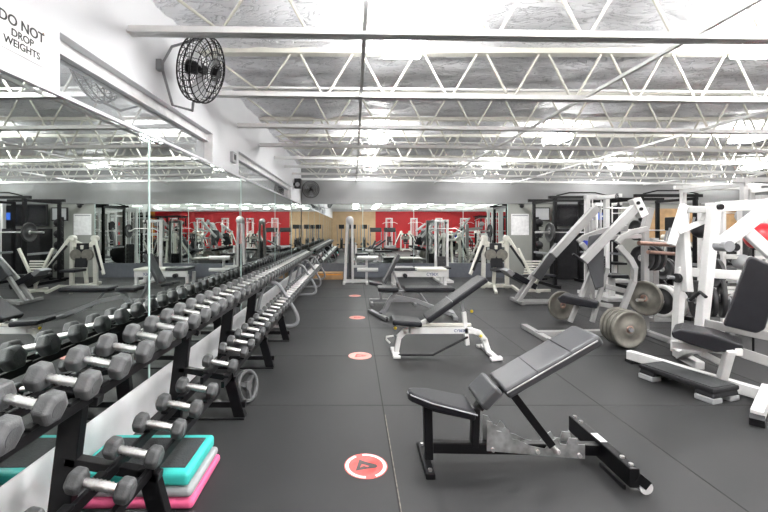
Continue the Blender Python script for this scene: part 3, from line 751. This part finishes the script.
# weight plates
def make_plate(R, t, m='iron', rim=None):
    r = thing('weight_plate', 'x', 'weight plate')
    prof = [(-t*.35,.027),(-t*.5,.05),(-t*.5,.075),(-t*.2,.085),(-t*.2,R*.82),(-t*.5,R*.87),(-t*.5,R*.98),(-t*.4,R),(t*.4,R),(t*.5,R*.98),(t*.5,R*.87),(t*.2,R*.82),(t*.2,.085),(t*.5,.075),(t*.5,.05),(t*.35,.027)]
    MB().lathe((0,0,0),(0,1,0),prof,40,True).build('disc', m, r)
    MB().lathe((0,0,0),(0,1,0),[(-t*.52,.026),(-t*.52,.045),(t*.52,.045),(t*.52,.026)],20,True).build('hub', 'rust' if m != 'irond' else 'chrome', r)
    if rim: MB().lathe((0,0,0),(0,1,0),[(-t*.54,R*.80),(-t*.54,R*.99),(-t*.50,R*1.003),(t*.50,R*1.003),(t*.54,R*.99),(t*.54,R*.80)],40,True).build('painted_rim', rim, r)
    return r
PL = {'big': make_plate(.215,.042), 'white': make_plate(.205,.05,'irond','white'), 'dark': make_plate(.17,.04,'irond'), 'darkbig': make_plate(.225,.04,'irond')}
pused = set()
def plate(kind, c, rz, label, group, rx=0):
    if kind in pused: o = dup(PL[kind], c, None, label, group)
    else: o = PL[kind]; pused.add(kind); o.location = c; o['label'] = label; o['group'] = group
    o.rotation_euler = (rx, 0, rz); return o

# ------------------------------------------------------------------ silver plate-loaded press with the olive plates (middle right)
b = thing('plate_loaded_press', 'silver plate loaded chest press with olive weight plates on its near horn', 'exercise machine', (3.2, 5.2, 0))
A = lambda px, py, Y=5.2: at(px, py, Y)
m = MB()
m.beam(A(645,334,5.35),A(645,226,5.35),.07,.07)                              # main upright
m.beam(V((2.35,5.15,.04)),V((3.85,5.25,.04)),.08,.07).beam(V((3.85,4.85,.03)),V((3.85,5.6,.03)),.08,.06)
m.beam(V((2.38,4.8,.03)),V((2.38,5.6,.03)),.08,.06)
m.beam(A(570,322,5.2),A(595,262,5.2),.05,.05).beam(A(592,322,5.2),A(607,268,5.2),.05,.05).beam(A(570,300,5.2),A(612,306,5.2),.05,.05)
m.beam(A(604,286,5.2),A(645,296,5.3),.06,.06).beam(A(640,236,5.3),A(600,238,5.2),.06,.06)
m.beam(A(645,228,5.35),A(650,208,5.35),.08,.08)
m.build('frame','grey',b,bevel=.006)
for yy, nm in ((4.85,'near'),(5.75,'far')):
    s_ = 1
    o = MB().beam(A(583,261,4.95) if yy < 5 else V((2.86,yy,1.01)), A(639,204,4.95) if yy < 5 else V((3.5,yy,1.70)), .07,.10).build('press_arm','grey',b,bevel=.006)
    c0 = [A(617,243,4.95),A(622,237,4.95),A(632,232,4.95),A(646,229,4.95)] if yy < 5 else [V((3.22,yy,1.2)),V((3.3,yy,1.27)),V((3.6,yy,1.37))]
    MB().poly(c0,.05,.065).build('upper_link','grey',b,bevel=.008)
    c1 = [A(618,246,4.95),A(630,259,4.95),A(634.5,268,4.95),A(633.5,281,4.95),A(622,310,4.95)]
    if yy > 5: c1 = [V((p.x, yy, p.z)) for p in c1]
    MB().poly(c1,.05,.07).build('weight_arm','grey',b,bevel=.008)
MB().prism([A(633,200,4.90),A(641,197,4.90),A(649,214,4.90),A(642,218,4.90)],(0,.10,0)).build('linkage_plate','white',b,bevel=.004)
for p in (A(638,203,4.89),A(641,209,4.89)): MB().cyl(p,p-V((0,.012,0)),.022,n=12).build('bolt','black',b)
MB().cyl(V((3.16,4.55,.235)),V((3.16,5.0,.24)),.024).build('weight_horn','silver',b)
MB().beam(V((3.16,5.0,.24)),A(622,310,4.97),.06,.06).build('horn_bracket','grey',b)
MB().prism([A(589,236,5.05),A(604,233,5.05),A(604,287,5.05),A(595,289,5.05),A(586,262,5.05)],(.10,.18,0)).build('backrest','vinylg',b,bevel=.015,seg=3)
MB().prism([A(557,298,5.05),A(562,295,5.05),A(598,303,5.05),A(597,309,5.05),A(560,303,5.05)],(.16,.22,0)).build('seat','vinyl',b,bevel=.015,seg=3)
MB().tube([A(583,261,4.95),A(579,258,4.8),A(573,254,4.8)],.016,8).build('hand_grip','blackm',b)
plate('big', V((3.16,4.60,.235)), .12, 'olive iron weight plate, outermost on the near horn of the silver press', 'olive plates on the silver press')
plate('big', V((3.16,4.67,.235)), .12, 'olive iron weight plate, second on the near horn of the silver press', 'olive plates on the silver press')
plate('big', V((3.16,4.74,.235)), .12, 'olive iron weight plate, third on the near horn of the silver press', 'olive plates on the silver press')
plate('big', V((3.16,4.81,.235)), .12, 'olive iron weight plate, innermost on the near horn of the silver press', 'olive plates on the silver press')
plate('big', V((3.12,6.0,.24)), .1, 'olive iron weight plate low on the far horn of the silver press', 'olive plates on the silver press')

# ------------------------------------------------------------------ plate storage post to the right of it
b = thing('plate_tree', 'grey storage post holding beige and white rimmed plates beside the silver press', 'rack', (4.5, 6.0, 0), 'plate storage')
MB().beam((4.5,6.0,0),(4.5,6.0,1.25),.09,.09).beam((4.25,6.0,.03),(4.8,6.0,.03),.08,.06).build('frame','grey',b,bevel=.006)
MB().cyl(at(639,243,5.15),at(674,245,5.3),.028).build('upper_bar','rust',b)
MB().cyl(at(648,252,5.15),at(676,254,5.3),.024).build('second_bar','rust',b)
MB().cyl(at(637,300,5.0),at(674,302,5.08),.022).build('lower_peg','chrome',b)
MB().beam((4.5,6.0,.4),at(672,302,5.08),.05,.05).beam((4.5,6.0,1.2),at(670,245,5.4),.06,.06).build('bracket','grey',b)
A90 = PI/2
plate('big', at(645,298,5.0), -1.25, 'beige iron plate leaning outermost on the storage post peg', 'plates on the storage post')
plate('white', at(662,301,5.02), -1.3, 'white rimmed plate, next to the beige plate on the storage post', 'plates on the storage post')
plate('white', at(671,302,5.05), -1.3, 'white rimmed plate, innermost on the storage post', 'plates on the storage post')
for k in range(3): plate('dark', at(642+k*6,258,5.42), -1.35, f'black iron plate hanging on the brown upper bar, {ordw(k)} from the press', 'black plates on the brown bar')

# ------------------------------------------------------------------ white plate-loaded machine at the right edge
b = thing('incline_press', 'white plate loaded press with black seat and tall backrest at the right edge', 'exercise machine', (3.4, 3.8, 0))
m = MB()
m.beam(at(676,352,4.35),at(684,207,4.35),.07,.085).beam(at(699,350,4.0),at(714,208,4.0),.08,.09)
m.beam(at(682,209,4.35),at(714,210,4.0),.06,.07)
m.beam(at(688,292,4.2),at(683,214,4.3),.07,.07)
m.beam(at(676,352,4.35)+V((0,0,-.0)),V((3.42,3.95,.04)),.08,.08)
m.build('frame','white',b,bevel=.008)
MB().beam(V((2.88,4.20,.075)),V((3.29,3.22,.06)),.07,.09).build('floor_beam','white',b,bevel=.006)
MB().box(V((2.90,4.16,.015)),(.10,.10,.03)).build('rubber_foot','blackm',b)
MB().beam(V((2.86,2.84,.06)),V((3.35,3.24,.09)),.07,.09).build('front_foot','white',b,bevel=.006)
MB().beam(V((2.83,2.81,.03)),V((2.87,2.845,.05)),.08,.06).build('rubber_foot','blackm',b)
MB().poly([at(679,357,4.3),at(690,351,3.9),at(712,346,3.5)],.06,.06).build('seat_brace','white',b,bevel=.006)
MB().beam(at(671,344,3.5),at(742,352,3.3),.05,.06).beam(at(730,350,3.3),at(722,378,3.4),.06,.06).beam(at(700,352,3.5),at(727,366,3.5),.05,.05).build('seat_frame','white',b,bevel=.006)
MB().prism([at(671,331,3.3),at(680,329,3.3),at(712,335,3.3),at(743,345,3.3),at(744,352,3.3),at(716,353,3.3),at(690,345,3.3),at(672,338,3.3)],(.22,.24,0)).build('seat','vinyl',b,bevel=.02,seg=3)
MB().prism([at(723,326,3.2),at(747,259,3.2),at(752,256,3.2),at(784,270,3.2),at(765,330,3.2),at(757,334,3.2)],(.06,.07,.0)).build('backrest','vinyl',b,bevel=.022,seg=3)
MB().beam(at(735,300,3.42),at(790,250,3.42),.06,.08).beam(at(705,323,3.6),at(768,336,3.4),.06,.07).beam(at(740,352,3.4),at(800,372,3.3),.06,.08).build('back_frame','grey',b,bevel=.006)
MB().beam(at(718,207,4.0),at(770,204,3.9),.09,.10).build('top_beam','white',b,bevel=.006)
for px in (719,753): p = at(px,207,3.93); MB().cyl(p-V((0,.03,0)),p+V((0,.0,0)),.028,n=14).build('pivot_bolt','black',b)
MB().beam(at(718,247,3.3),at(775,202,3.3),.075,.09).build('press_arm','white',b,bevel=.008)
MB().beam(at(746,231,3.32),at(800,280,3.2),.07,.085).build('lower_arm','white',b,bevel=.008)
p = at(724,246,3.27); MB().cyl(p-V((0,.05,0)),p+V((0,.06,0)),.045,n=16).build('pivot','silver',b)
p = at(731,247,3.3); MB().cyl(p-V((0,.05,0)),p+V((0,.06,0)),.03,n=16).build('grip','blackm',b)
MB().beam(at(684,205,4.25),at(671,245,4.2),.055,.065).build('lever','white',b,bevel=.006)
MB().poly([at(678,232,4.2),at(704,221,4.15),at(708,209,4.1)],.045,.05).build('link','white',b,bevel=.004)
MB().beam(at(678,271,4.3),at(746,276,4.0),.07,.09).build('cross_bar','white',b,bevel=.006)
MB().cyl(at(668,277,4.3),at(680,278,4.3),.02).build('stop_peg','silver',b)
MB().cyl(at(676,278,4.27),at(679,278,4.27),.05).build('peg_collar','blackm',b)
MB().cyl(at(688,300,4.6),at(734,299,4.6),.022).beam(at(730,299,4.6),V((at(730,299,4.6).x,4.6,0)),.06,.06).cyl(at(712,274,4.15),at(717,273,4.85),.022).build('weight_horn','silver',b)
MB().tube([at(690,300,4.1),at(700,292,4.0),at(706,297,3.9)],.016,8).build('hand_grip','blackm',b)
for k, (px, py) in enumerate(((697,300),(712,302),(722,298))):
    plate('darkbig' if k != 1 else 'dark', at(px,py,4.6), A90-.4-.1*k, f'black iron plate behind the seat of the white press, {ordw(k)} from its tall post', 'black plates on the white press')
plate('dark', at(716,273,4.7), A90-.3, 'black iron plate on the crossbar of the white press', 'black plates on the white press')

# step platform in front of the white press
def rstep(cx, cy, rz, label):
    r = thing('step_platform', label, 'step platform', (cx, cy, 0))
    R = Matrix.Rotation(rz,3,'Z'); L, W = .62, .30
    c = V((cx,cy,0))
    def q(x,y,z): return c+R@V((x,y,z))
    m = MB()
    for s in (-1,1):
        m.prism([q(-W/2*1.0,s*L/2,.045),q(W/2,s*L/2,.045),q(W/2-.02,s*L/2*.96,.12),q(-W/2+.02,s*L/2*.96,.12)],R@V((0,-s*.14,0)))
    m.prism([q(-W/2,-L/2,.085),q(W/2,-L/2,.085),q(W/2,L/2,.085),q(-W/2,L/2,.085)],(0,0,.04))
    m.build('body','blackm',r,bevel=.012,seg=3)
    MB().prism([q(-W/2+.02,-L/2+.02,.125),q(W/2-.02,-L/2+.02,.125),q(W/2-.02,L/2-.02,.125),q(-W/2+.02,L/2-.02,.125)],(0,0,.006)).build('grip_top','mat_grey',r)
    for sx in (-1,1):
        for sy in (-1,1): MB().box(q(sx*(W/2-.05),sy*(L/2-.07),.022),(.11,.14,.044),rz).build('riser_foot','greyp',r,bevel=.008)
    return r
rstep(2.90, 3.50, math.radians(16), 'black step platform on grey feet in front of the white press')

# ------------------------------------------------------------------ silver leg press
b = thing('leg_press', 'silver inclined leg press with dark carriage behind the white bench', 'exercise machine', (4.0, 7.4, 0))
m = MB()
for yy in (7.3,7.46):
    m.beam(at(532,280,7.3)+V((0,yy-7.3,0)),at(597,207,7.3)+V((0,yy-7.3,0)),.04,.05)
    m.beam(V((3.05,yy,.04)),V((4.4,yy,.04)),.07,.06).beam(V((3.3,yy,.5)),V((3.0,yy,.05)),.06,.06).beam(V((4.35,yy,.05)),V((4.35,yy,1.55)),.06,.06)
m.poly([at(582,246,7.2),at(590,236,7.2),at(600,231,7.2),at(625,228,7.3)],.08,.10)
m.beam((3.05,7.2,.04),(3.05,7.75,.04),.07,.06).beam((4.4,7.3,1.75),(4.4,7.46,1.75),.05,.05)
m.build('frame','grey',b,bevel=.006)
MB().prism([at(533,276,7.2),at(557,243,7.2),at(563,247,7.2),at(541,281,7.2)],(.03,.14,0)).build('carriage','vinylg',b,bevel=.01)
MB().prism([at(511,276,7.4),at(516,272,7.4),at(538,285,7.4),at(536,290,7.4)],(0,.45,0)).build('seat','vinyl',b,bevel=.015)
MB().prism([at(505,271,7.4),at(510,269,7.4),at(516,274,7.4),at(512,277,7.4)],(0,.3,0)).build('footrest','silver',b,bevel=.01)
MB().poly([at(518,298,7.5),at(540,270,7.5)],.05,.05).build('seat_strut','silver',b)

# ------------------------------------------------------------------ ivory seated press and neighbours
first(PM, (3.28, 9.3, 0), 0, 'ivory seated press with twin uprights and splayed arms near the far mirror', 'ivory seated presses')
dup(PM, (8.45, 10.6, 0), .2, 'ivory seated press near the doorway at the far wall', 'ivory seated presses')
b = thing('slatted_crunch_bench', 'ivory slatted bench frame between the press and the leg press', 'bench', (4.0, 8.8, 0))
m = MB()
for k in range(6): m.bx(3.72+.01*k,4.15-.01*k,8.75,8.79,.38+k*.055,.41+k*.055)
m.beam((3.60,8.77,.95),(3.98,8.77,.15),.05,.05).beam((4.35,8.77,.95),(3.98,8.77,.15),.05,.05).beam((3.98,8.6,.03),(3.98,9.1,.03),.06,.06).beam((3.7,8.77,.03),(4.3,8.77,.03),.06,.06).beam((3.98,8.77,.03),(3.98,8.77,.2),.05,.05)
m.build('frame','ivory',b,bevel=.004)
MB().bx(3.6,4.3,8.5,8.72,.36,.40).build('seat','vinyl',b,bevel=.01)

first(CT, (5.05, 8.32, 0), PI, 'white cable tower with curved guard behind the leg press', 'white cable towers')
b = CT
MB().tube([(-.3,0,1.6),(-.3,.0,1.9),(-.1,0,2.0+.1),(.2,0,2.1),(.4,0,1.9),(.4,0,1.2)],.03,8)
dup(CT, (6.85, 11.0, 0), PI, 'white cable tower under the black television', 'white cable towers')
dup(CT, (8.6, 8.3, 0), PI+.1, 'white cable tower behind the plate storage post', 'white cable towers')
dup(CT, (2.35, 10.75, 0), PI, 'white cable tower against the far mirror behind the leg curl table', 'white cable towers', .78)
dup(CT, (9.75, 10.9, 0), PI, 'white cable tower in front of the wood panelling', 'white cable towers')
first(PR, (5.3, 9.9, 0), 0, 'black power rack with pull up bar right behind the silver press', 'black power racks')
dup(PR, (6.95, 9.4, 0), 0, 'black power rack in the middle of the far floor', 'black power racks')
dup(PR, (10.9, 9.2, 0), 0, 'black power rack nearest the wood panelling', 'black power racks')
PRW = power_rack('white')
first(PRW, (6.4, 6.5, 0), 0, 'white power rack standing behind the brown plate bar', 'white power racks')
dup(PRW, (8.4, 5.7, 0), 0, 'white power rack behind the backrest of the white press', 'white power racks')
first(PT, (5.0, 6.3, 0), .3, 'black plate tree behind the silver press', 'black plate trees')
dup(PT, (6.0, 5.0, 0), .5, 'black plate tree behind the white press', 'black plate trees')
dup(PT, (7.6, 6.8, 0), .1, 'black plate tree between the power racks', 'black plate trees')
for (tx, ty, rz, nm) in ((5.3,7.1,.4,'next to the elliptical trainer'),(5.0,6.3,.3,'behind the silver press'),(6.0,5.0,.5,'behind the white press'),(7.6,6.8,.1,'between the power racks')):
    for z in (.36,.76):
        for s in (-1,1):
            for k in range(2):
                d_ = V((math.cos(rz),math.sin(rz),0))*s*(.12+.07*k)
                plate('darkbig' if z < .5 and k == 0 and False else 'dark', V((tx,ty,z))+d_, A90+rz, f'black iron plate on the plate tree {nm}', f'black plates on the tree {nm}')
# barbells on the racks
def barbell(c, label):
    r = thing('barbell', label, 'barbell', c, 'barbells on the racks')
    c = V(c); MB().cyl(c-V((1.05,0,0)),c+V((1.05,0,0)),.014,n=10).build('shaft','chrome',r)
    for s in (-1,1): MB().cyl(c+V((s*.68,0,0)),c+V((s*1.08,0,0)),.025,n=12).build('sleeve','chrome',r)
    return r
for c, s in (((5.3,9.31,1.3),'right behind the silver press'),((6.95,8.81,1.35),'in the middle of the far floor'),((6.4,5.91,1.1),'painted white, behind the brown plate bar'),((8.4,5.11,1.25),'painted white, behind the white press')):
    barbell(c, 'steel barbell on the power rack ' + s)
    for sg in (-1,1): plate('darkbig', V(c)+V((sg*.74,0,0)), A90, f'large black plate on the barbell of the rack {s}', f'plates on the barbell {s}')

# dark storage shelf and dumbbell tower near poster
b = thing('medicine_ball_tree', 'black tower stacked with round medicine balls beside the poster', 'rack', (5.0, 10.9, 0))
MB().bx(4.96,5.04,10.9,10.98,0,1.7).bx(4.8,5.2,10.75,11.1,0,.05).build('post','black',b)
for k in range(5):
    z = .32+k*.3
    MB().tube([(5.0+.1*math.cos(t),10.82+.1*math.sin(t),z-.08) for t in [2*PI*i/16 for i in range(16)]],.01,6,True).build('ring_cradle','black',b)
    tag(MB().ball((5.0,10.82,z+.02),.11,18).build('medicine_ball','blackm'), f'black medicine ball on the tower beside the poster, {ordw(k)} from the floor', 'ball', 'medicine balls on the tower')
# poster, TVs, signs on the far wall
b = thing('wall_poster', 'pale instruction poster on the grey wall beside the far mirror', 'poster', (4.72, YB-.02, 1.2))
MB().bx(4.47,4.97,YB-.03,YB-.0205,1.2,1.8).build('sheet','sign',b)
MB().bx(4.50,4.94,YB-.033,YB-.0305,1.74,1.775).build('heading','greyp',b)
def tv(x0,x1,z0,z1,y,label,m='screen'):
    r = thing('television', label, 'television', ((x0+x1)/2,y,z0), 'televisions on the far wall')
    MB().bx(x0,x1,y-.05,y,z0,z1).build('casing','blackm',r,bevel=.008)
    MB().bx(x0+.03,x1-.03,y-.053,y-.0505,z0+.03,z1-.03).build('screen',m,r)
    MB().bx((x0+x1)/2-.06,(x0+x1)/2+.06,y,YB-.02,(z0+z1)/2-.05,(z0+z1)/2+.05).build('wall_mount','black',r)
tv(5.62,6.55,1.45,2.07,YB-.12,'large black television high above the cable towers')
tv(5.05,5.5,1.6,1.98,YB-.12,'small grey television next to the large black one','greyp')
tv(6.62,7.0,1.6,1.86,YB-.12,'small television showing a blue picture','bluescreen')
b = thing('exit_camera', 'small black camera dome under the bulkhead above the poster', 'camera', (4.7, YB-.1, 2.0))
MB().ball((4.72,YB-.15,2.02),.06,12).build('dome','blackm',b); MB().bx(4.67,4.77,YB-.2,YB-.05,2.055,2.08).build('mount','blackm',b)
# doorway
struct('door_1', MB().bx(6.7,7.5,YB-.045,YB-.021,0,2.04), 'black')
# posters / dark cabinets low along far wall
for k,(x0,x1,z,mm,lb) in enumerate(((5.55,6.6,1.38,'blackm','tall black storage cabinet below the large black television'),(10.6,11.5,1.1,'greyp','grey storage cabinet below the wood panelling'))):
    r = thing('storage_cabinet', lb, 'cabinet', ((x0+x1)/2,YB-.3,0), 'cabinets on the far wall')
    MB().bx(x0,x1,YB-.5,YB-.05,0,z).build('body',mm,r,bevel=.006)
    for s in (0,1):
        xa = x0+.01+s*(x1-x0)/2; MB().bx(xa,xa+(x1-x0)/2-.02,YB-.515,YB-.5,.03,z-.03).build('door',mm,r,bevel=.003)
b = thing('equipment_case', 'low wooden plyo box against the mirror base at the end of the racks', 'box', (-.6, 11.0, 0))
MB().bx(-1.15,-.3,10.85,11.25,0,.18).build('box','wood',b,bevel=.006); MB().bx(-1.1,-.35,10.845,10.85,.12,.15).build('stripe','orange',b)

# balls
first(BR, (8.05, 4.45, 0), -.3, 'silver ball rack behind the white press', 'ball racks')
for (px,py,Y,R_,m_,lb) in ((762,237,4.55,.16,'redball','red exercise ball on the rack at the right edge'),(745,216,5.6,.11,'greyp','grey medicine ball on the upper rack behind the top beam'),(701,230,5.4,.11,'blackm','black medicine ball behind the two white posts'),(717,262,5.4,.11,'blackm','black medicine ball below the press pivot'),(742,262,5.2,.10,'greyp','grey medicine ball beside the red ball')):
    p = at(px,py,Y)
    o = tag(MB().ball(p,R_,24).build('exercise_ball',m_), lb, 'ball')
for k, z in enumerate((.6,1.05,1.5)):
    for dx, mm, cn in ((-.14,'redball','red'),(.14,'blackm','black')): tag(MB().ball((8.05+dx*.95-.03, 4.33-dx*.3, z+.09),.12,18).build('medicine_ball',mm), f'{cn} medicine ball on the silver ball rack, {ordw(k)} tier up', 'ball', 'balls on the silver ball rack')
b = thing('ball_shelf', 'white tube shelf carrying balls behind the white press', 'rack', (4.9, 5.3, 0))
m = MB()
for p in ((4.8,5.2),(5.35,5.2),(4.8,5.55),(5.35,5.55)): MB().bx(p[0]-.02,p[0]+.02,p[1]-.02,p[1]+.02,0,1.7).build('post','white',b)
for z in (.75,1.2,1.46):
    for y_ in (5.2,5.55): MB().bx(4.8,5.35,y_-.02,y_+.02,z-.2,z-.165).build('shelf_rail','white',b)
p = at(762,237,4.55); b2 = thing('ball_stand', 'thin black stand ring holding the red exercise ball', 'stand', (p.x,p.y,0))
MB().tube([(p.x+.1*math.cos(t),p.y+.1*math.sin(t),p.z-.135) for t in [2*PI*i/20 for i in range(20)]],.01,6,True).cyl((p.x+.1,p.y,0),(p.x+.1,p.y,p.z-.13),.012,n=8).cyl((p.x-.1,p.y,0),(p.x-.1,p.y,p.z-.13),.012,n=8).build('frame','black',b2)
b = thing('hanging_towel', 'blue towel hung on the leg press frame', 'towel', at(589,250,6.9)); MB().prism([at(583,240,6.9),at(588,241,6.9),at(592,256,6.9),at(588,257,6.9)],(0,.03,0)).build('cloth','blue',b)

# ------------------------------------------------------------------ behind the camera: seen in the mirrors
for k, x in enumerate((2.4, 4.1, 5.8, 7.5, 9.2)):
    dup(CT, (x, -4.6, 0), 0, f'white cable tower along the red wall, {ordw(k)} from the tan wall', 'cable towers along the red wall')
for k, x in enumerate((3.2, 4.9, 6.7)):
    dup(PM, (x, -2.2, 0), PI, f'ivory seated press behind the camera, {ordw(k)} from the mirror wall', 'seated presses behind the camera')
for k, x in enumerate((8.4, 10.2)):
    dup(PR, (x, -2.4, 0), 0, f'black power rack behind the camera, {ordw(k)} from the middle', 'power racks behind the camera')
first(EL, (-.2,-4.0,0), PI, 'silver elliptical trainer against the tan wall nearest the mirrors', 'cardio machines by the tan wall')
for k_, (x_e, y_e) in enumerate(((-.78,-1.9),(-.05,-1.9),(.65,-1.9))): dup(EL, (x_e,y_e,0), PI, 'silver elliptical trainer behind the camera, '+ordw(k_)+' by the mirror wall', 'cardio machines behind the camera')
dup(EL, (.7,-4.0,0), PI, 'silver elliptical trainer against the tan wall nearest the red paint', 'cardio machines by the tan wall')
first(TM, (1.4,-2.2,0), PI, 'black treadmill behind the camera nearest the mirror wall', 'treadmills behind the camera')
dup(TM, (2.3,-2.2,0), PI, 'black treadmill behind the camera next to the seated presses', 'treadmills behind the camera')
dup(EL, (6.4,7.68,0), A90, 'dark elliptical trainer between the black and the white power racks', 'cardio machines behind the silver press')
dup(PT, (5.3, 7.1, 0), .4, 'black plate tree between the leg press and the elliptical trainer', 'black plate trees')
dup(CT, (9.3, 2.2, 0), A90, 'white cable tower by the right hand wall, near the camera', 'cable towers by the right hand wall')
dup(CT, (9.6, 4.3, 0), A90, 'white cable tower by the right hand wall, farther from the camera', 'cable towers by the right hand wall')
dup(PM, (6.2, 2.6, 0), A90, 'ivory seated press far right of the foreground bench', 'ivory seated presses')
dup(PM, (5.2, 1.4, 0), A90, 'ivory seated press outside the right edge of the picture', 'ivory seated presses')

# ------------------------------------------------------------------ camera and rendering
cam = bpy.data.cameras.new('camera'); co = bpy.data.objects.new('camera', cam); COL.objects.link(co)
co.location = (0,0,H); co.rotation_euler = (PI/2,0,0)
cam.sensor_width = 36; cam.lens = 36*F/768; cam.shift_x = (384-VX)/768; cam.shift_y = (VY-256)/768; cam.clip_start = .05
sc.camera = co
wd = bpy.data.worlds.new('world'); sc.world = wd; wd.use_nodes = True
wd.node_tree.nodes['Background'].inputs[0].default_value = (.9,.93,1,1); wd.node_tree.nodes['Background'].inputs[1].default_value = .3
sc.view_settings.view_transform = 'Standard'; sc.view_settings.look = 'None'; sc.view_settings.gamma = 1; sc.view_settings.exposure = 1.08
sc.cycles.max_bounces = 12; sc.cycles.glossy_bounces = 8; sc.cycles.diffuse_bounces = 6
sc.cycles.caustics_reflective = False
sc.cycles.use_denoising = True
